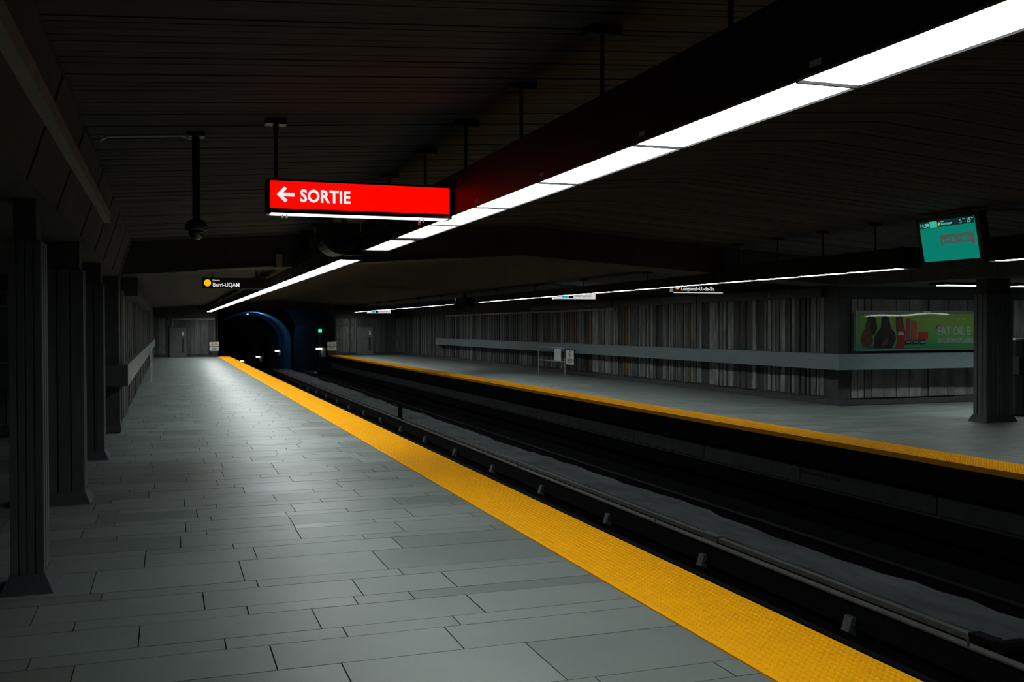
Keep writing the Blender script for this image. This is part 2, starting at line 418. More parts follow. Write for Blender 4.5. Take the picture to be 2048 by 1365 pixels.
# edge beams with a sloped face over the columns
def edge_beam(s, name, label):
    f = (lambda x: x) if s == 0 else mx
    prof = [(f(-6), 2.377), (f(-.70), 2.377), (f(-.52), zc(-.52)), (f(-.52), 4.0), (f(-6), 4.0)]
    if s: prof = prof[::-1]
    o = structure(MB().extrude_y(prof, YBACK, YB).build(name, M_beam), label, 'beam')
    # formwork joints as raised boards on the slope
    k = 0; y = 3.2
    while y < YB - .1:
        d = [.86, .62, 1.1][k % 3]; d = min(d, YB - y)
        e = .012 if k % 2 else .004
        p = [(-.70, 2.377), (-.52, zc(-.52))]
        nx, nz = .95, -.30
        q = MB().add([(f(-.70), y + .012, 2.38), (f(-.70), y + d - .012, 2.38), (f(-.52), y + d - .012, 2.935), (f(-.52), y + .012, 2.935),
                  (f(-.70 + nx * e), y + .012, 2.38 + nz * e), (f(-.70 + nx * e), y + d - .012, 2.38 + nz * e), (f(-.52 + nx * e), y + d - .012, 2.935 + nz * e), (f(-.52 + nx * e), y + .012, 2.935 + nz * e)],
                 [(4, 5, 6, 7), (0, 1, 5, 4), (1, 2, 6, 5), (2, 3, 7, 6), (3, 0, 4, 7)])
        q.build('form_panel', M_beam, o); y += d; k += 1
    return o
edge_beam(0, 'trim_4', 'sloped concrete edge beam above the left columns')
edge_beam(1, 'trim_5', 'sloped concrete edge beam above the far columns')
tag(MB().box(-.60, -.535, -2, 10.9, 2.66, 2.75).build('cable_duct', M_conduit), 'pale cable duct running along the sloped left beam', 'cable duct')

# ---------------------------------------------------------------- walls
def ribs_run(wall, y0, y1, x_face, dirx, me, limit, z0=.16, z1=2.18, ochre=None, stuff_mat=None):
    """vertical ribs on a wall along Y; those before `limit` are pieces, the rest one field"""
    field = MB(); y = y0; bay = 0
    while y < y1 - .4:
        ye = min(y + 2.45, y1)
        # flat strip between two bays
        yy = y + .32; kind = bay % 3
        while yy < ye - .06:
            wd = rnd.choice((.05, .07, .09, .11, .14) if kind == 0 else ((.08, .12, .18, .24) if kind == 1 else (.05, .06, .08, .10)))
            wd = min(wd, ye - yy - .02); dp = rnd.uniform(.02, .06)
            if wd < .03: break
            xa, xb = sorted((x_face, x_face + dirx * dp))
            if yy < limit:
                oc = ochre is not None and rnd.random() < .06
                piece('rib', ochre if oc else me, xa, xb, yy, yy + wd, z0 + rnd.uniform(0, .02), z1, wall)
            else: field.box(xa, xb, yy, yy + wd, z0, z1)
            yy += wd + rnd.choice((.02, .03, .05, .07))
        y = ye; bay += 1
    if field.v:
        o = field.build('rib_field', stuff_mat, wall); o['kind'] = 'stuff'
rib_me = unit_mesh('rib', M_rib, .12); ochre_me = unit_mesh('rib', M_ochre, .12)
wr = MB().box(WR, WR + .3, YR, YEND, 0, 2.75).build('wall_right', M_wall)
structure(wr, 'ribbed concrete wall along the far platform', 'wall')
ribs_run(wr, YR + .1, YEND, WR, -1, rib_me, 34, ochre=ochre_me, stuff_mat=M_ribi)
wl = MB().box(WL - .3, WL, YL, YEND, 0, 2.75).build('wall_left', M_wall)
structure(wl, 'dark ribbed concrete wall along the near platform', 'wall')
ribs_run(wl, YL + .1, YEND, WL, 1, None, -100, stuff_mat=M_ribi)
# walls that turn the corner
plank_me = unit_mesh('plank', M_plank)
def corner_wall(x0, x1, y, name, label, step):
    o = MB().box(min(x0, x1), max(x0, x1), y + .06, y + .3, 0, 2.377).build(name, M_wall)
    structure(o, label, 'wall'); s = 1 if x1 > x0 else -1; x = x0; i = 0
    while abs(x1 - x) > .2:
        wd = rnd.choice(step); dp = rnd.uniform(.01, .05)
        a, b = sorted((x + s * .008, x + s * (wd - .008)))
        piece('plank', plank_me, a, b, y + .06 - dp, y + .06, .14, 2.14, o); x += s * wd; i += 1
    return o
cr = corner_wall(WR + .02, 18, YR, 'wall_corner_right', 'board-formed concrete wall carrying the green advert', (.20, .30, .32, .16))
clw = corner_wall(WL - .02, -6, YL, 'wall_corner_left', 'dark board-formed wall behind the left columns', (.22, .3, .18))
structure(MB().box(WR + .02, 18, YR - .02, YR + .06, 2.16, 2.377).build('trim_6', M_col), 'plain concrete band above the advert wall', 'trim')
structure(MB().box(WR - .02, WR, YR, YEND, 0, .11).box(WR - .02, 18, YR - .02, YR, 0, .11).build('baseboard_right', M_base), 'dark baseboard along the far wall', 'baseboard')
structure(MB().box(WL, WL + .02, YL, YEND, 0, .11).box(-6, WL + .02, YL - .02, YL, 0, .11).build('baseboard_left', M_base), 'dark baseboard along the near wall', 'baseboard')
# rest of the shell out of the picture
structure(MB().box(-6.3, -6, YBACK, YL + .3, 0, 2.6).build('wall_concourse_left', M_wall), 'dark side wall of the left concourse', 'wall')
structure(MB().box(18, 18.3, YBACK, YR + .3, 0, 2.6).build('wall_concourse_right', M_wall), 'dark side wall of the right concourse', 'wall')
structure(MB().box(-6, 18, YBACK - .3, YBACK, -1.2, 4).build('wall_back', M_wall), 'dark wall behind the viewer', 'wall')

# end walls with the tunnel mouth
def end_wall(x0, x1, name, label):
    o = MB().box(x0, x1, YEND, YEND + .3, 0, 2.9).build(name, M_wall); structure(o, label, 'wall')
    x = min(x0, x1) + .05; f = MB()
    while x < max(x0, x1) - .1:
        wd = rnd.choice((.10, .16, .2, .26)); f.box(x, x + wd - .02, YEND - rnd.uniform(.01, .05), YEND, .14, 2.05); x += wd
    q = f.build('rib_field', M_ribi, o); q['kind'] = 'stuff'; return o
ew1 = end_wall(WL, 2.45, 'wall_end_near', 'ribbed end wall of the near platform beside the tunnel mouth')
ew2 = end_wall(8.9, WR, 'wall_end_far', 'ribbed end wall of the far platform beside the tunnel mouth')
def end_door(x0, x1, name, label, hs):
    d = MB().box(x0, x1, YEND - .10, YEND - .05, .01, 1.57).build(name, M_metal); structure(d, label, 'door')
    MB().box(x0 - .04, x0, YEND - .11, YEND - .05, 0, 1.61).box(x1, x1 + .04, YEND - .11, YEND - .05, 0, 1.61).box(x0, x1, YEND - .11, YEND - .05, 1.57, 1.61).build('door_frame', M_base, d)
    MB().box(x1 - .24, x1 - .12, YEND - .112, YEND - .10, .25, 1.0).build('kick_strip', M_black, d)
    MB().box(x1 - .22, x1 - .12, YEND - .115, YEND - .10, 1.14, 1.36).build('notice', M_white, d)
end_door(.13, .95, 'door_1', 'pale grey metal door in the near end wall', 1)
end_door(10.1, 11.0, 'door_2', 'grey metal door in the far end wall', 1)
tag(MB().path([(.22, YEND - .09, 1.63), (.22, YEND - .09, 2.02), (2.4, YEND - .09, 2.02)], .03).build('conduit', M_conduit), 'thin bent conduit above the near end door', 'conduit')
tag(MB().path([(9.0, YEND - .08, 1.74), (10.0, YEND - .08, 1.74)], .02).build('conduit', M_conduit), 'short straight conduit on the far end wall', 'conduit')
def warn(x0, x1, z0, label, tri=True):
    t = empty('warning_sign', ((x0 + x1) / 2, YEND - .16, z0)); tag(t, label, 'sign')
    Y = YEND - .16; h = .225
    for k, zz in enumerate((z0 + .26, z0)):
        MB().box(x0, x1, Y, Y + .015, zz, zz + h).build('plate', M_white, t)
        if k == 0:
            MB().poly_xz([(x0 + .08, zz + .04), (x0 + .23, zz + .04), (x0 + .155, zz + .17)], Y - .003).build('triangle', M_orange, t)
            MB().box(x0, x0 + .28, Y - .003, Y, zz + h - .02, zz + h).build('edge_stripe', M_orange, t)
            for q in range(2): MB().box(x0 + .26, x1 - .05 - .04 * q, Y - .003, Y, zz + .07 + .055 * q, zz + .095 + .055 * q).build('print_line', M_dim, t)
        else:
            for q in range(2): MB().box(x0 + .12, x1 - .10 - .06 * q, Y - .003, Y, zz + .13 - .06 * q, zz + .16 - .06 * q).build('print_line', M_dim, t)
    MB().box(x0 + .05, x1 - .05, Y + .015, Y + .04, 0.008 if x0 > 5 else 0, z0 + .48).build('backing', M_black, t)
warn(2.13, 2.62, .32, 'pair of white warning plates at the left side of the tunnel mouth')
warn(8.42, 8.93, .28, 'pair of white warning plates at the right side of the tunnel mouth')
tag(MB().box(8.98, 9.25, YEND - .08, YEND - .05, .92, 1.06).build('notice_plate', M_metal), 'small grey notice plate on the far end wall', 'sign')

# tunnel: dark chamber, then a ring lit blue, then the bore going down
def tz(y): return -.045 * max(0, y - 57)
def arch(y, cx, r, spring, n=20):
    pts = []
    for i in range(n + 1):
        a = math.pi * i / n; pts.append((cx + r * math.cos(a), y, spring + r * .80 * math.sin(a)))
    return pts
def tube(ylist, rfun, name, m, label, cat):
    b = MB(); prev = None; n = 20
    for y in ylist:
        cx, r, sp, fz = rfun(y); ring = [(cx + r, y, fz)] + arch(y, cx, r, sp, n) + [(cx - r, y, fz)]
        k = len(b.v); b.v += ring; m_ = len(ring)
        if prev is not None:
            for j in range(m_): b.f.append((prev + j, k + j, k + (j + 1) % m_, prev + (j + 1) % m_))
        prev = k
    return structure(b.build(name, m), label, cat)
YRING = 80.0
tube([YEND + .3, 62, 68, 74, YRING], lambda y: (CX + .15, 3.6, .75 + tz(y) * .15, -1.0 + tz(y)), 'tunnel_chamber', M_tundark, 'black tunnel chamber beyond the platforms', 'tunnel')
tube([YRING + 7.9, 90, 100, 110, 125, 150], lambda y: (CX + .35 - .0012 * (y - YRING) ** 2 * .6, 2.85, .55 + tz(y) * .5, -1.1 + tz(y)), 'tunnel_bore', M_tundark, 'tunnel bore running down into darkness', 'tunnel')
def ring_strip(pairs, name, m, label):
    b = MB(); n = 24; k = n + 3
    for y, r in pairs:
        b.v += [(CX + .3 + r, y, -2.4)] + arch(y, CX + .3, r, .55 + tz(YRING) * .15, n) + [(CX + .3 - r, y, -2.4)]
    for s_ in range(len(pairs) - 1):
        for j in range(k - 1): b.f.append((s_ * k + j, s_ * k + j + 1, (s_ + 1) * k + j + 1, (s_ + 1) * k + j))
    return structure(b.build(name, m), label, 'tunnel ring')
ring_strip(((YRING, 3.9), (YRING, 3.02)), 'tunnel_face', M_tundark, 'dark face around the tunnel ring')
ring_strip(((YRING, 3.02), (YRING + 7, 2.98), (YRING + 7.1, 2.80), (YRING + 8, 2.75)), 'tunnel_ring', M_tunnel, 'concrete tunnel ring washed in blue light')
structure(MB().box(9.4, 9.6, YEND + .3, YRING, -2.2, 3.4).build('wall_tunnel_right', M_tundark), 'right tunnel wall with faint blue light', 'wall')
structure(MB().box(2.3, 2.6, YEND + .3, YRING, -2.2, 3.4).build('wall_tunnel_left', M_tundark), 'left tunnel wall in darkness', 'wall')
structure(MB().box(1.5, 10, YEND, YEND + .3, 2.62, 4).build('trim_7', M_tundark), 'dark lintel over the tunnel mouth', 'lintel')
for xx, lab in ((4.9, 'polished running rail going into the tunnel, left one'), (6.2, 'polished running rail going into the tunnel, middle one'), (7.8, 'polished running rail going into the tunnel, right one')):
    b = MB()
    for y0, y1 in ((56, 60), (60, 66), (66, 73), (73, 80)):
        b.add([(xx - .05, y0, -.9 + tz(y0)), (xx + .05, y0, -.9 + tz(y0)), (xx + .05, y1, -.9 + tz(y1)), (xx - .05, y1, -.9 + tz(y1)),
               (xx - .05, y0, -1.0 + tz(y0)), (xx + .05, y0, -1.0 + tz(y0)), (xx + .05, y1, -1.0 + tz(y1)), (xx - .05, y1, -1.0 + tz(y1))],
              [(0, 1, 2, 3), (0, 4, 5, 1), (1, 5, 6, 2), (2, 6, 7, 3), (3, 7, 4, 0)])
    tag(b.build('tunnel_rail', M_pipe), lab, 'rail')
# blue tunnel lamp
t = empty('tunnel_lamp', (6.1, 82.6, 2.75)); tag(t, 'small blue lamp at the crown of the tunnel ring', 'lamp')
MB().box(6.0, 6.2, 82.55, 82.65, 2.66, 2.86).build('bracket', M_black, t)
MB().box(6.04, 6.16, 82.5, 82.7, 2.60, 2.66).build('bulb', M_bluel, t)
pl = bpy.data.lights.new('blue_light', 'POINT'); pl.energy = 95; pl.color = (.12, .42, 1.0); pl.shadow_soft_size = .15
po = bpy.data.objects.new('blue_light', pl); C.objects.link(po); po.location = (6.95, 82.6, 2.45); attach(po, t)
# white marker lamps along the right tunnel wall
for (x, y, z, s, lab) in ((8.5, 58.6, .30, .42, 'largest white marker lamp on the right of the tunnel'), (7.85, 76, -.20, .36, 'white marker lamp below the blue tunnel ring'),
                          (7.9, 93, -1.12, .42, 'third white marker lamp further down the tunnel'), (7.5, 108, -2.0, .40, 'smallest white marker lamp deep in the tunnel')):
    t = empty('marker_lamp', (x, y, z)); tag(t, lab, 'lamp', group='white marker lamps along the tunnel')
    MB().box(x - s * .75, x, y - .08, y, z - .08 * s, z + .16 * s).build('lamp_head', M_lamp, t)
    MB().box(x, x + s * .55, y - .03, y + .02, z - s * 1.1, z + .2 * s).build('lit_plate', M_white, t)
    MB().box(x + .02, x + .10, y + .02, y + .08, z - 1.3, z - .3).build('post', M_black, t)
# green signal
t = empty('signal', (8.55, 59.5, 1.0)); tag(t, 'green square signal light in the tunnel mouth', 'signal')
MB().box(8.38, 8.72, 59.5, 59.7, 1.05, 1.70).build('signal_box', M_black, t)
MB().box(8.46, 8.64, 59.47, 59.5, 1.28, 1.46).build('signal_lens', M_green, t)
MB().box(8.525, 8.575, 59.46, 59.47, 1.345, 1.395).build('lens_centre', M_black, t)
MB().box(8.50, 8.60, 59.55, 59.65, -1.0, 1.05).build('post', M_black, t)

# ================================================================ THINGS
# steel bands along the walls
t = empty('steel_band', (12.4, 30, .72)); tag(t, 'long brushed steel leaning band on the far ribbed wall, turning the corner', 'wall band')
Yp = 16.2
MB().add([(12.32, Yp, .735), (12.32, 47, .735), (12.32, 47, 1.045), (12.32, Yp, 1.045), (12.60, Yp, .735), (12.60, 47, .735), (12.60, 47, 1.045), (12.60, Yp, 1.045)],
         [(0, 3, 2, 1), (3, 7, 6, 2), (0, 1, 5, 4), (1, 2, 6, 5)]).build('side_band', M_steel, t)
MB().box(12.3205, 18, Yp, Yp + .30, .7355, 1.0445).build('front_band', M_steel, t)
MB().box(12.5, 12.65, 17.5, 47, .80, .98).box(13, 18, Yp + .3, YR + .05, .80, .98).build('mounting', M_black, t)
t = empty('steel_band', (-.6, 30, .72)); tag(t, 'steel leaning band on the dark wall behind the left columns', 'wall band')
MB().box(-.66, -.56, 16.0, 50, .72, 1.04).build('side_band', M_steel, t)
MB().box(-6, -.56, 15.85, 16.0, .72, 1.04).build('front_band', M_base, t)  # same steel as the side; its shade is put into this dark colour
MB().box(-.70, -.64, 17, 50, .80, .98).box(-5.9, -1.0, 16.0, YL + .05, .80, .98).build('mounting', M_black, t)

# station name boards at the top of the far wall
def name_board(y0, y1, label):
    t = empty('name_board', (WR - .08, (y0 + y1) / 2, 2.15)); tag(t, label, 'sign')
    MB().box(WR - .15, WR - .063, y0, y1, 2.18, 2.37).build('board', M_black, t)
    n = 0
    return t
for (ya, yb, ty, lab) in ((17.0, 22.0, 18.75, 'black station name board nearest to the advert corner'), (22.05, 27.0, 23.7, 'black station name board between the corner and the barrier'), (27.05, 34.0, 29.2, 'black station name board above the steel barrier')):
    t = name_board(ya, yb, lab)
    text('lettering', 'JEAN-DRAPEAU', .15, (WR - .1535, ty, 2.215), FACE_TRACK, M_dim, t, bold=.003, sx=.8, space=1.1)
    MB().box(WR - .156, WR - .15, ty + .05, ty + .12, 2.215, 2.325).build('yellow_mark', M_dimy, t)
tag(MB().box(WR - .12, WR - .063, 27.0, 46.0, 2.08, 2.14).build('wall_conduit', M_conduit), 'thin pale conduit along the top of the far wall', 'conduit')

# columns
def column(x0, x1, y0, y1, label, nribs):
    xc, yc = (x0 + x1) / 2, (y0 + y1) / 2
    t = empty('column', (xc, yc, 0)); tag(t, label, 'column')
    MB().box(x0 + .016, x1 - .016, y0 + .016, y1 - .016, .09, 2.13).build('shaft', M_col, t)
    MB().frustum(x0 - .005, x1 + .005, y0 - .005, y1 + .005, 0, .11, .05).build('plinth', M_plinth, t)
    MB().box(x0 + .03, x1 - .03, y0 + .03, y1 - .03, 2.13, 2.377).build('capital', M_col, t)
    MB().box(x0 + .045, x1 - .045, y0 + .045, y1 - .045, 2.11, 2.14).build('capital_joint', M_plinth, t)
    st = (x1 - x0) / nribs
    for i in range(nribs):
        g = st * .07
        piece('rib', colrib, x0 + i * st + g, x0 + (i + 1) * st - g, y0, y0 + .03, .11, 2.12, t)
    m = max(2, round((y1 - y0) / .1)); st = (y1 - y0) / m
    sides = ((x1 - .03, x1), (x0, x0 + .03))
    for a, b in sides:
        for i in range(m): piece('rib', colrib, a, b, y0 + i * st + .012, y0 + (i + 1) * st - .012, .11, 2.12, t)
colrib = unit_mesh('rib', M_colr)
column(-.90, -.715, 6.60, 6.92, 'slim fluted concrete column nearest on the left', 4)
column(-1.27, -.72, 9.78, 10.12, 'second fluted concrete column on the left, behind the slim one', 5)
column(-1.27, -.73, 12.95, 13.3, 'third fluted concrete column on the left, nearest to the dark wall', 5)
column(12.72, 13.27, 12.90, 13.20, 'fluted concrete column on the far platform before the green advert', 6)

# light troughs
def lamp(x, y, z, w_, l_, parent):
    a = bpy.data.lights.new('tube', 'AREA'); a.shape = 'RECTANGLE'; a.size = w_; a.size_y = l_; a.energy = LAMP * l_; a.color = LCOL; a.spread = SPREAD
    o = bpy.data.objects.new('tube', a); C.objects.link(o); o.location = (x, y, z); attach(o, parent); return o
def trough(xa, xb, cells, body, label, power=1.0, diff=None, rods=True, ceil=zc, top=2.685, stickers=True, sticker_side=-1):
    """cells: list of (y0, y1); body: (y0, y1) of the black housing"""
    t = empty('light_trough', ((xa + xb) / 2, (body[0] + body[1]) / 2, 2.41)); tag(t, label, 'light fixture')
    xm = (xa + xb) / 2
    MB().box(xa - .022, xa, body[0], body[1], 2.405, top).box(xb, xb + .022, body[0], body[1], 2.405, top).box(xa - .022, xb + .022, body[0], body[1], top, top + .012).box(xa, xb, body[0], body[1], 2.455, 2.465).build('housing', M_house, t)
    MB().box(xa - .030, xa - .022, body[0], body[1], 2.56, 2.575).build('seam', M_house, t)
    bars = MB()
    for y0, y1 in cells: bars.box(xa, xb, y0 - .006, y0 + .006, 2.402, 2.45)
    bars.box(xa, xb, cells[-1][1] - .006, body[1], 2.402, 2.45).box(xa, xb, body[0], cells[0][0] + .006, 2.402, 2.45)
    prev = None
    for y0, y1 in cells:
        if prev is not None and y0 - prev > .05: bars.box(xa, xb, prev, y0, 2.402, 2.45)
        prev = y1
    q = bars.build('joint_bars', M_house, t); q['kind'] = 'stuff'
    spans = []; k = 0
    while k < len(cells):                                   # one row of tubes lights up to four panels
        e = k
        while e + 1 < len(cells) and e - k < 3 and cells[e + 1][0] - cells[e][1] < .05: e += 1
        spans.append((cells[k][0], cells[e][1])); k = e + 1
    for y0, y1 in spans: lamp(xm, (y0 + y1) / 2, 2.4105, xb - xa - .01, y1 - y0 - .016, t).data.energy *= power
    for y0, y1 in cells:
        MB().box(xa + .003, xb - .003, y0 + .006, y1 - .006, 2.412, 2.418).build('diffuser', diff or M_diff, t)
        ym = (y0 + y1) / 2
        ceil = zc if ym < 16.5 else zl
        if rods or int(ym / 1.22) % 3 == 0:
            r = MB().cyl((xm, ym, top + .01), (xm, ym, ceil(xm) - .01), .012, n=8).build('rod', M_black, t)
            MB().box(xm - .09, xm + .09, ym - .045, ym + .045, ceil(xm) - .05, ceil(xm) - .005).build('ceiling_plate', M_black, r)
        if stickers and 2 < ym < 9:
            MB().box(xa - .0235, xa - .022, y1 - .16, y1 - .10, 2.425, 2.445).build('sticker', M_white, t)
    return t
def cells(y0, n, L=1.22): return [(y0 + i * L, y0 + (i + 1) * L) for i in range(n)]
def fit(y0, y1):
    n = round((y1 - y0) / 1.22); return cells(y0, n, (y1 - y0) / n)
NA, NB = 1.97, 2.215
trough(NA, NB, cells(2.81 - 1.22 * 2, 7) + [(9.10, 10.42)], (2.81 - 1.22 * 2 - .05, 10.50), 'bright white light trough hanging over the near platform, closest run', .8, M_diffdim)
trough(NA, NB, fit(11.95, YB - .02), (11.85, YB - .02), 'short white light trough between the hooded unit and the cross beam', 1.5, M_diffbright)
trough(NA, NB, fit(YB + .02, 55.2), (YB + .02, 55.3), 'white light trough running down the near platform to the tunnel', 2.0, M_diffbright, rods=False, top=2.58)
FA, FB = 9.74, 9.985
trough(FA, FB, fit(2.5, 9.85), (2.4, 9.9), 'white light trough over the far platform at the right border', .3, stickers=False)
trough(FA, FB, fit(11.5, YB - .02), (11.35, YB - .02), 'white light trough over the far platform left of the teal screen', .3, stickers=False)
trough(FA, FB, fit(YB + .02, 31.8), (YB + .02, 31.9), 'long white light trough over the far platform above the barrier', .3, rods=False, top=2.58, stickers=False)
trough(FA, FB, fit(35.0, 55.2), (34.9, 55.3), 'farthest white light trough over the far platform by the tunnel', .3, rods=False, top=2.58, stickers=False)
# lights across the right concourse
for xa, xb, lab in ((13.2, 14.42, 'short white light crossing behind the far column'), (14.9, 17.34, 'short white light at the right border behind the far column')):
    t = empty('cross_light', ((xa + xb) / 2, 14.45, 2.29)); tag(t, lab, 'light fixture')
    MB().box(xa - .15, xb, 14.30, 14.60, 2.33, 2.377).build('housing', M_house, t)
    MB().box(xa, xb - .02, 14.33, 14.57, 2.322, 2.33).build('diffuser', M_diff, t)
    a = lamp((xa + xb) / 2, 14.45, 2.32, xb - xa - .03, .23, t); a.data.energy = LAMP * (xb - xa) * 2.5
# left concourse light, hidden behind the columns' beam
# hooded units in the gaps of the light runs
def hood(xm, y0, y1, label, tiltscreen=False):
    t = empty('hooded_unit', (xm, (y0 + y1) / 2, 2.4)); tag(t, label, 'hooded unit')
    ym = (y0 + y1) / 2; pr = []; r = .20
    for i in range(13):
        a = math.pi + math.pi * i / 12; pr.append((xm + r * math.cos(a), 2.62 + r * math.sin(a)))
    pr += [(xm + r, 2.76), (xm - r, 2.76)]
    MB().extrude_y(pr, y0, y1).build('drum', M_house, t, smooth=False)
    pr2 = [(xm + (x - xm) * 1.04, 2.62 + (z - 2.62) * 1.04) for x, z in pr]
    MB().extrude_y(pr2, y0 - .03, y0).build('front_rim', M_pipe if False else M_black, t)
    pr3 = [(xm + (x - xm) * .72, 2.62 + (z - 2.62) * .72) for x, z in pr]
    MB().extrude_y(pr3, y0 - .035, y0 - .03).build('front_cover', M_house, t)
    MB().box(xm + .06, xm + .19, y0 - .05, y0 - .035, 2.55, 2.60).build('slot', M_lip, t)
    for dx in (-.08, .08):
        top = zc(xm) if ym < YB else zl(xm)
        MB().box(xm + dx - .025, xm + dx + .025, ym - .03, ym + .03, 2.76, top).build('post', M_black, t)
hood(1.85, 11.2, 11.75, 'dark rounded hooded unit hanging in the gap of the near light trough')
def hood_far():
    t = empty('hooded_unit', (9.85, 33.4, 2.2)); tag(t, 'dark slatted hooded unit hanging in the gap of the far light run', 'hooded unit')
    MB().extrude_y([(9.70, 2.10), (10.05, 2.10), (10.05, 2.62), (9.70, 2.62)], 33.0, 34.2).build('case', M_house, t)
    for k in range(4): MB().add([(9.685, 33.05, 2.2 + k * .08), (9.70, 33.05, 2.2 + k * .08), (9.70, 34.15, 2.12 + k * .08), (9.685, 34.15, 2.12 + k * .08), (9.685, 33.05, 2.23 + k * .08), (9.70, 33.05, 2.23 + k * .08), (9.70, 34.15, 2.15 + k * .08), (9.685, 34.15, 2.15 + k * .08)],
                                [(0, 1, 2, 3), (4, 7, 6, 5), (0, 4, 5, 1), (1, 5, 6, 2), (2, 6, 7, 3), (3, 7, 4, 0)]).build('slat', M_iron, t)
    MB().box(9.84, 9.90, 33.5, 33.7, 2.62, zl(9.87)).build('post', M_black, t)
    MB().box(9.70, 9.9, 34.21, 34.24, 2.52, 2.62).build('screen_edge', M_dot, t)
hood_far()

# SORTIE sign
def rod_to(x, y, z0, t, ceil=zc):
    MB().cyl((x, y, z0), (x, y, ceil(x) - .02), .013, n=10).cyl((x, y, ceil(x) - .09), (x, y, ceil(x) - .045), .02, n=10).box(x - .07, x + .07, y - .05, y + .05, ceil(x) - .045, ceil(x) - .005).build('rod', M_black, t)
Y0 = 6.90
t = empty('exit_sign', (1.29, Y0 + .08, 2.37)); tag(t, 'lit red SORTIE sign with a white arrow hanging from the ceiling', 'sign')
MB().box(.645, .662, Y0, Y0 + .17, 2.37, 2.605).box(1.918, 1.935, Y0, Y0 + .17, 2.37, 2.605).box(.645, 1.935, Y0, Y0 + .17, 2.592, 2.605).box(.645, 1.935, Y0, Y0 + .02, 2.375, 2.405).box(.645, 1.935, Y0 + .15, Y0 + .17, 2.37, 2.605).build('case', M_black, t)
MB().box(.662, 1.918, Y0 + .006, Y0 + .016, 2.405, 2.592).build('red_face', M_signred, t)
MB().box(.670, 1.910, Y0 + .025, Y0 + .145, 2.371, 2.376).build('lamp_strip', M_signlight, t)
a = [(0, .052), (.052, .108), (.069, .093), (.043, .066), (.118, .066), (.118, .041), (.043, .041), (.073, .016), (.057, -.002)]
MB().poly_xz([(.705 + x, 2.447 + z) for x, z in a][::-1], Y0 + .003).build('arrow', M_letter, t)
text('lettering', 'SORTIE', .118, (.862, Y0 + .004, 2.456), FACE_CAM, M_letter, t, bold=.0032, sx=.86, space=1.06)
rod_to(.71, Y0 + .08, 2.60, t)
for x in (.76, 1.72):
    MB().cyl((x - .012, Y0 + .05, 2.372), (x - .012, Y0 + .05, 2.345), .006, n=8).cyl((x + .016, Y0 + .05, 2.372), (x + .016, Y0 + .05, 2.345), .006, n=8).build('clip', M_pipe, t)
MB().box(1.70, 1.715, Y0 + .05, Y0 + .06, 2.325, 2.35).build('tag', M_red, t)

# direction signs
def black_sign(x0, x1, y, z0, z1, big, small, label, dot=True, ceil=zl, sz=.115, tx=.20):
    t = empty('direction_sign', ((x0 + x1) / 2, y + .07, z0)); tag(t, label, 'sign')
    MB().box(x0, x1, y, y + .14, z0, z1).build('case', M_black, t)
    MB().box(x0 + .02, x1 - .02, y + .02, y + .12, z0 - .008, z0).build('lower_strip', M_letter2, t) if not dot else MB().box(x0 + .02, x1 - .02, y + .01, y + .03, z0 - .012, z0).build('lower_strip', M_steel, t)
    c = ((x0 + .10), (z0 + z1) / 2); r = .068
    MB().poly_xz([(c[0] + r * math.cos(2 * math.pi * i / 28), c[1] + r * math.sin(2 * math.pi * i / 28)) for i in range(28)], y - .003).build('yellow_dot', M_dot, t)
    text('lettering', big, sz, (x0 + tx, y - .003, z0 + .035), FACE_CAM, M_letter2, t, bold=.0025, sx=.86)
    if small: text('small_lettering', small, .036, (x0 + tx, y - .003, z0 + .15), FACE_CAM, M_letter2, t, bold=.0012)
    for x in (x0 + .2, x1 - .2): MB().cyl((x, y + .07, z1), (x, y + .07, ceil(x) + .02), .012, n=8).build('rod', M_black, t)
    return t
t = black_sign(.67, 1.93, 21.0, 2.385, 2.60, 'Berri-UQAM', 'Direction', 'black Berri-UQAM direction sign over the near platform')
t = black_sign(10.06, 11.27, 18.7, 2.322, 2.57, 'Longueuil–U.-de-Sh.', None, 'black Longueuil direction sign over the far platform', sz=.115, tx=.19)
MB().box(10.08, 11.25, 18.69, 18.71, 2.300, 2.316).build('lit_edge', M_letter2, t)
def white_sign(y, label, dz=-.022):
    t = empty('boarding_sign', (10.7, y + .07, 2.37 + dz)); tag(t, label, 'sign')
    MB().box(10.05, 11.30, y + .002, y + .14, 2.37 + dz, 2.60 + dz).build('case', M_pipe, t)
    MB().box(10.07, 11.29, y - .002, y + .002, 2.38 + dz, 2.59 + dz).build('white_face', M_letter2, t)
    MB().box(10.28, 10.45, y - .005, y - .002, 2.41 + dz, 2.56 + dz).build('blue_pictogram', M_cyan, t)
    MB().box(10.48, 10.63, y - .005, y - .002, 2.40 + dz, 2.55 + dz).build('dark_pictogram', M_ink, t)
    MB().poly_xz([(10.16 + .02 * math.cos(i * math.pi / 6), 2.46 + dz + .02 * math.sin(i * math.pi / 6)) for i in range(12)], y - .005).build('dot', M_ink, t)
    text('lettering', 'Embarquement', .105, (10.66, y - .005, 2.435 + dz), FACE_CAM, M_ink, t, sx=.78)
    for x in (10.3, 11.0): MB().cyl((x, y + .07, 2.6), (x, y + .07, zl(x) + .02), .012, n=8).build('rod', M_black, t)
white_sign(25.5, 'white Embarquement sign over the far platform above the barrier')
white_sign(52.5, 'white Embarquement sign at the distant end of the far platform', -.06)

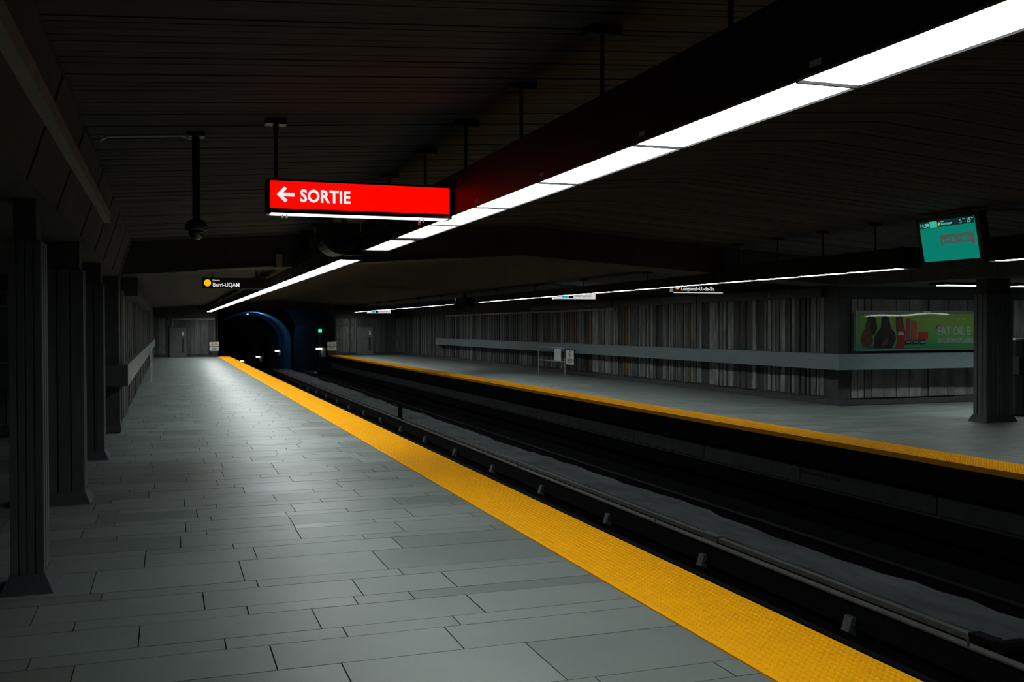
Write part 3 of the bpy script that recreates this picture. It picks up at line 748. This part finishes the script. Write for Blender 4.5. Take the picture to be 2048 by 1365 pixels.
# teal information screen
t = empty('information_screen', (9.75, 10.55, 2.45)); tag(t, 'teal glowing information screen hung over the far platform', 'screen')
ang = R(11)
sm = Matrix.Translation((9.74, 10.54, 2.73)) @ Matrix.Rotation(-ang, 4, 'Y') @ Matrix.Rotation(R(-90), 4, 'Z') @ Matrix.Rotation(R(90), 4, 'X')
def on_screen(o):
    o.matrix_world = sm @ o.matrix_world; me = o.data; me.transform(o.matrix_world); o.matrix_world = Matrix.Identity(4); attach(o, t); return o
def srect(name, x0, x1, z0, z1, d0, d1, m):
    o = MB().box(x0, x1, z0, z1, d0, d1).build(name, m); o.data.transform(sm); attach(o, t); return o
srect('case', -.56, .56, -.32, .32, -.14, -.01, M_black)
srect('panel', -.485, .485, -.27, .27, -.01, .002, M_screen)
srect('header_bar', -.485, .485, .185, .27, .002, .004, M_bar)
srect('weather_tile', -.29, -.155, .187, .268, .004, .006, M_screen2)
srect('photo', -.14, .455, -.075, .075, .002, .004, M_scrmaroon)
srect('photo_foot', -.10, .40, -.095, -.05, .003, .005, M_screen)
for k in range(9):
    x0 = -.10 + k * .058; srect('photo_patch', x0, x0 + .03, -.03 + .012 * (k % 3), .005 + .014 * (k % 4), .004, .0055, M_screen)
def stext(name, body, size, x, z, m):
    o = text(name, body, size, (0, 0, 0), (0, 0, 0), m, None, bold=.001); o.data.transform(sm @ Matrix.Translation((x, z, .0045))); attach(o, t)
stext('clock', '14:34', .075, -.475, .20, M_scrtxt)
srect('date_line', -.355, -.305, .232, .246, .004, .0055, M_scrtxt); srect('date_line', -.355, -.30, .206, .220, .004, .0055, M_scrtxt)
stext('line_name', 'Berri-UQAM', .036, -.085, .207, M_scrtxt)
srect('small_line', -.085, -.03, .246, .256, .004, .0055, M_scrtxt)
stext('first_minutes', '5', .08, .24, .20, M_scrtxt)
srect('first_unit', .30, .335, .246, .256, .004, .0055, M_scrtxt)
stext('second_minutes', '15', .08, .355, .20, M_scrtxt)
srect('second_unit', .445, .475, .246, .256, .004, .0055, M_scrtxt)
o = MB().cyl((-.12, .225, .004), (-.12, .225, .006), .022, n=16).build('line_dot', M_scryel); o.data.transform(sm); attach(o, t)
for yy in (10.25, 10.85): MB().cyl((9.82, yy, 2.98), (9.82, yy, zc(9.82) - .01), .018, n=8).build('rod', M_black, t)
MB().path([(9.88, 10.3, 2.42), (9.90, 10.42, 2.36), (9.9, 10.6, 2.40), (9.9, 10.8, 2.42)], .01, 6).build('cable', M_black, t)
tag(MB().path([(9.9, 9.9, 3.06), (9.9, 9.2, 2.98), (9.9, 8.6, 3.07)], .015, 6).build('hanging_cable', M_black), 'loose black cable hanging right of the teal screen', 'cable')

# dome camera on a post with its conduit
x, y = .20, 7.43
t = empty('dome_camera', (x, y, 2.22)); tag(t, 'black dome camera on a ceiling post left of the red sign', 'camera')
MB().cyl((x, y, 2.34), (x, y, zc(x) - .02), .027, n=16).build('post', M_black, t)
MB().box(x - .06, x + .06, y - .06, y + .06, zc(x) - .04, zc(x) - .006).build('ceiling_plate', M_black, t)
MB().lathe([(.03, 2.365), (.06, 2.35), (.078, 2.315), (.078, 2.29), (.055, 2.283)], x, y).build('housing', M_black, t, smooth=True)
g = mat('dome_glass', (.01, .01, .012), .04, var=.05, spec=.8)
MB().lathe([(.055, 2.285), (.053, 2.262), (.042, 2.24), (.022, 2.226), (.004, 2.222)], x, y).build('dome', g, t, smooth=True)
tag(MB().path([(x - .03, y, zc(.1) - .05), (x - .1, y - .02, zc(.05) - .03), (-.38, y - .02, zc(-.38) - .035), (-.43, y - .02, zc(-.43) - .06)], .009, 8).build('conduit', M_pipe), 'thin pale conduit on the ceiling left of the dome camera', 'conduit')
# conduit on the cross beam and its downturn
tag(MB().path([(.45, YB - .04, 2.50), (1.62, YB - .04, 2.575)], .022).build('conduit', M_conduit), 'pale conduit along the foot of the cross beam', 'conduit')
tag(MB().box(1.66, 1.76, YB - .10, YB, 2.56, 2.78).build('junction_box', M_conduit), 'small pale junction box on the cross beam', 'junction box')
tag(MB().path([(2.9, YB - .04, 2.655), (4.77, YB - .04, 2.775)], .02).build('conduit', M_conduit), 'pale conduit on the cross beam right of the light trough', 'conduit')
# ducts on the left wall beyond the columns
t = empty('wall_duct', (-.6, 20, 2.1)); tag(t, 'dark duct along the top of the near wall beyond the columns', 'duct')
MB().box(WL, -.52, 17.4, 34, 2.12, 2.26).build('duct', M_col, t)
MB().box(WL - .05, -.45, 17.2, 17.4, 2.10, 2.40).build('end_box', M_col, t)

# steel barriers
def barrier(x, y0, y1, label, signs):
    t = empty('steel_barrier', (x, (y0 + y1) / 2, 0)); tag(t, label, 'barrier')
    r = .022
    MB().path([(x, y0, 0), (x, y0, .83), (x, y0 + .07, .90), (x, y1 - .07, .90), (x, y1, .83), (x, y1, 0)], r, 10).build('frame', M_pipe, t)
    MB().cyl((x, y0, .45), (x, y1, .45), .018, n=10).build('lower_rail', M_pipe, t)
    for yy in (y0, y1): MB().box(x - .05, x + .05, yy - .05, yy + .05, 0, .01).build('foot_plate', M_pipe, t)
    if signs:
        MB().box(x - .034, x - .026, y0 + .27, y0 + .84, .47, .86).build('blank_sheet', M_white, t)
    return t
barrier(12.12, 29.8, 32.2, 'steel tube barrier standing by the far ribbed wall', True)
barrier(-.48, 31.2, 33.6, 'steel tube barrier at the foot of the near wall', False)
t = empty('prohibition_sign', (12.06, 29.24, .39)); tag(t, 'white prohibition sign fixed to the end of the far barrier', 'sign')
XS = 12.06
MB().box(XS, XS + .012, 28.93, 29.55, .39, .83).build('plate', M_white, t)
MB().box(XS + .012, XS + .05, 28.92, 29.77, .60, .86).build('holder', M_black, t)
def yz(q, name, m):
    """flat shapes drawn in x, z, turned to face -X at the plate"""
    o = q.build(name, m); o.data.transform(Matrix.Translation((XS - .003, 29.24, 0)) @ Matrix.Rotation(R(-90), 4, 'Z')); attach(o, t)
q = MB(); c = (0.0, .71); n = 24
for i in range(n):
    a0, a1 = 2 * math.pi * i / n, 2 * math.pi * (i + 1) / n
    q.poly_xz([(c[0] + .105 * math.cos(a0), c[1] + .105 * math.sin(a0)), (c[0] + .105 * math.cos(a1), c[1] + .105 * math.sin(a1)), (c[0] + .085 * math.cos(a1), c[1] + .085 * math.sin(a1)), (c[0] + .085 * math.cos(a0), c[1] + .085 * math.sin(a0))], 0)
q.poly_xz([(c[0] - .072, c[1] + .060), (c[0] + .060, c[1] - .072), (c[0] + .072, c[1] - .060), (c[0] - .060, c[1] + .072)], -.001)
yz(q, 'red_ring', M_red)
yz(MB().poly_xz([(-.015, .65), (.02, .65), (.025, .72), (.005, .765), (-.02, .72)], 0), 'pictogram', M_ink)
for k, (hw, zz) in enumerate(((.20, .545), (.22, .495), (.17, .445))): MB().box(XS - .003, XS, 29.24 - hw, 29.24 + hw, zz, zz + .025).build('print_line', M_dim, t)

# black post with a wider box at its middle, right border
t = empty('black_bin', (14.25, 13.75, 0)); tag(t, 'black round post bin with a wide box around its middle at the right border', 'bin')
MB().lathe([(.20, .02), (.215, .04), (.215, .74)], 14.27, 13.75, 24).build('lower_body', M_black, t, smooth=False)
MB().box(14.02, 14.52, 13.50, 14.0, .74, 1.05).build('middle_box', M_black, t)
MB().box(14.24, 14.54, 13.485, 13.50, .75, 1.04).build('steel_front', M_steel, t)
MB().lathe([(.21, 1.05), (.21, 1.34), (.18, 1.37)], 14.27, 13.75, 24).build('upper_body', M_black, t)

# green advert in its frame
def poster_mat():
    m, nt, p = base_mat('advert_print'); N, L = nt.nodes, nt.links
    geo = N.new('ShaderNodeNewGeometry'); sp = N.new('ShaderNodeSeparateXYZ'); L.new(geo.outputs['Position'], sp.inputs[0])
    mr = N.new('ShaderNodeMapRange'); mr.inputs['From Min'].default_value = 1.12; mr.inputs['From Max'].default_value = 1.86; L.new(sp.outputs['Z'], mr.inputs['Value'])
    cr = N.new('ShaderNodeValToRGB'); cr.color_ramp.elements[0].color = (.03, .44, .15, 1); cr.color_ramp.elements[1].color = (.38, .56, .08, 1)
    L.new(mr.outputs[0], cr.inputs[0]); L.new(cr.outputs[0], p.inputs['Base Color']); p.inputs['Roughness'].default_value = .5
    return m
PY = 16.53
t = empty('advert_panel', (15, PY + .03, 1.09)); tag(t, 'framed green cosmetics advert on the far corner wall', 'advert')
A0, A1, Z0, Z1 = 12.97, 16.75, 1.092, 1.900
MB().box(A0, A1, PY, PY + .05, Z0, Z1).build('print', poster_mat(), t)
fw = .045
MB().box(A0 - .01, A1 + .01, PY - .03, PY + .02, Z1 - fw, Z1).box(A0 - .01, A1 + .01, PY - .03, PY + .02, Z0, Z0 + fw).box(A0 - .01, A0 + fw, PY - .03, PY + .02, Z0 + fw, Z1 - fw).box(A1 - fw, A1 + .01, PY - .03, PY + .02, Z0 + fw, Z1 - fw).build('frame', M_steel, t)
MB().box(14.62, 14.80, PY - .032, PY - .03, Z1 - .035, Z1 - .01).build('frame_label', M_white, t)
def flat(name, pts, m, d=.004): return MB().poly_xz(pts, PY - d, .002).build(name, m, t)
P_skin = mat('print_skin', (.16, .085, .06), .6, var=.4, scale=12); P_dark = mat('print_dark', (.035, .03, .04), .6, var=.4, scale=9)
P_redc = mat('print_red', (.42, .03, .05), .6, var=.3, scale=10); P_pink = mat('print_pink', (.45, .06, .16), .6, var=.2); P_or = mat('print_orange', (.50, .16, .06), .6, var=.25); P_crm = mat('print_crimson', (.50, .05, .03), .6, var=.2)
P_white = mat('print_white', (.55, .62, .62), .6, var=.1); P_teal = mat('print_teal', (.02, .25, .18), .6); P_lip = mat('print_lips', (.45, .02, .10), .5)
# three printed figures, each a flat shape in the print
flat('figure_hair', [(13.24, 1.42), (13.42, 1.40), (13.50, 1.55), (13.46, 1.74), (13.38, 1.82), (13.28, 1.80), (13.24, 1.70)], P_dark)
flat('figure_body', [(13.14, 1.18), (13.32, 1.16), (13.40, 1.30), (13.36, 1.46), (13.31, 1.55), (13.33, 1.68), (13.27, 1.75), (13.22, 1.66), (13.20, 1.54), (13.12, 1.44), (13.10, 1.30)], P_skin, .006)
flat('figure_skirt', [(13.20, 1.14), (13.46, 1.14), (13.44, 1.20), (13.30, 1.21)], P_teal, .008)
flat('figure_body', [(13.42, 1.15), (13.86, 1.15), (13.96, 1.34), (13.93, 1.46), (13.84, 1.54), (13.76, 1.60), (13.60, 1.58), (13.50, 1.48), (13.42, 1.36)], P_dark, .009)
flat('figure_hair', [(13.58, 1.44), (13.86, 1.46), (13.80, 1.66), (13.76, 1.78), (13.68, 1.83), (13.60, 1.76)], P_dark, .011)
flat('figure_arm', [(13.60, 1.18), (13.74, 1.22), (13.78, 1.36), (13.72, 1.34), (13.60, 1.26)], P_skin, .012)
flat('figure_hair', [(13.96, 1.50), (14.20, 1.40), (14.14, 1.66), (14.10, 1.80), (14.02, 1.84), (13.95, 1.78)], P_skin, .009)
flat('figure_face', [(13.99, 1.62), (14.06, 1.60), (14.08, 1.72), (14.03, 1.77), (13.98, 1.72)], P_skin, .011)
flat('figure_dress', [(13.94, 1.14), (14.16, 1.14), (14.18, 1.40), (14.14, 1.56), (14.02, 1.60), (13.97, 1.46), (13.99, 1.30)], P_redc, .012)
flat('figure_band', [(13.99, 1.41), (14.15, 1.40), (14.13, 1.47), (14.02, 1.48)], P_white, .014)
flat('tall_tube', [(14.21, 1.32), (14.31, 1.32), (14.31, 1.72), (14.26, 1.75), (14.21, 1.72)], P_pink, .012)
flat('tall_tube', [(14.34, 1.33), (14.48, 1.33), (14.47, 1.70), (14.35, 1.70)], P_or, .012)
flat('square_jar', [(14.51, 1.31), (14.76, 1.33), (14.75, 1.47), (14.52, 1.48)], P_crm, .012)
for x0, wtxt in ((14.18, 'BAUME'), (14.36, 'HUILE'), (14.53, 'CRÈME')):
    flat('caption_box', [(x0, 1.215), (x0 + .155, 1.225), (x0 + .155, 1.315), (x0, 1.305)], P_dark, .013)
    text('caption', wtxt, .05, (x0 + .0775, PY - .0155, 1.245), FACE_CAM, P_white, t, bold=.001, align='CENTER', sx=.75)
text('brand_lettering', 'NYX', .10, (15.50, PY - .004, 1.70), FACE_CAM, P_white, t, sx=1.05)
text('headline', 'FAT OIL B', .245, (15.0, PY - .006, 1.405), FACE_CAM, P_white, t, bold=.006, sx=.80)
text('slogan', 'UN ALLER SIMPLE POUR BRILLER', .135, (15.0, PY - .006, 1.245), FACE_CAM, P_white, t, bold=.004, sx=.52)
flat('lips', [(14.94, 1.55), (15.0, 1.60), (15.08, 1.615), (15.09, 1.59), (15.02, 1.545), (14.96, 1.53)], P_lip, .006)
# clear wavy acrylic cover
def cover_mat():
    m, nt, p = base_mat('acrylic'); N, L = nt.nodes, nt.links
    for n in list(N):
        if n.type == 'BSDF_PRINCIPLED': N.remove(n)
    tr = N.new('ShaderNodeBsdfTransparent'); gl = N.new('ShaderNodeBsdfGlossy'); gl.inputs['Roughness'].default_value = .03
    fr = N.new('ShaderNodeFresnel'); fr.inputs[0].default_value = 1.45; mx_ = N.new('ShaderNodeMixShader')
    L.new(fr.outputs[0], mx_.inputs[0]); L.new(tr.outputs[0], mx_.inputs[1]); L.new(gl.outputs[0], mx_.inputs[2])
    L.new(mx_.outputs[0], [n for n in N if n.type == 'OUTPUT_MATERIAL'][0].inputs[0]); return m
cv = MB(); nx, nz = 120, 16
for j in range(nz + 1):
    for i in range(nx + 1):
        x = A0 + .04 + (A1 - A0 - .08) * i / nx; z = Z0 + .04 + (Z1 - Z0 - .08) * j / nz
        u = (x - A0); v = (z - Z0) / (Z1 - Z0)
        wv = .012 * math.sin(u * 2.3 + .6) + .007 * math.sin(u * 4.7 + 1.9)      # the sheet bulges and ripples
        cv.v.append((x, PY - .045 + .16 * (z - 1.45) ** 2 + wv * (z - 1.45), z))
for j in range(nz):
    for i in range(nx):
        a = j * (nx + 1) + i; cv.f.append((a, a + 1, a + nx + 2, a + nx + 1))
cv.build('acrylic_cover', cover_mat(), t, smooth=True)
# advert frame on the left corner wall, mostly hidden by the columns
t = empty('advert_panel', (-2.6, YL - .1, 1.1)); tag(t, 'advert frame on the wall behind the left columns, only its edge showing', 'advert')
MB().box(-4.2, -.97, YL - .06, YL - .03, 1.10, 1.93).build('print', M_base, t)
MB().box(-.985, -.94, YL - .10, YL - .03, 1.06, 1.93).box(-4.2, -.985, YL - .10, YL - .03, 1.89, 1.93).box(-4.2, -.985, YL - .10, YL - .03, 1.06, 1.10).build('frame', M_steel, t)

for o in S.objects:
    if '_w' in o: del o['_w']
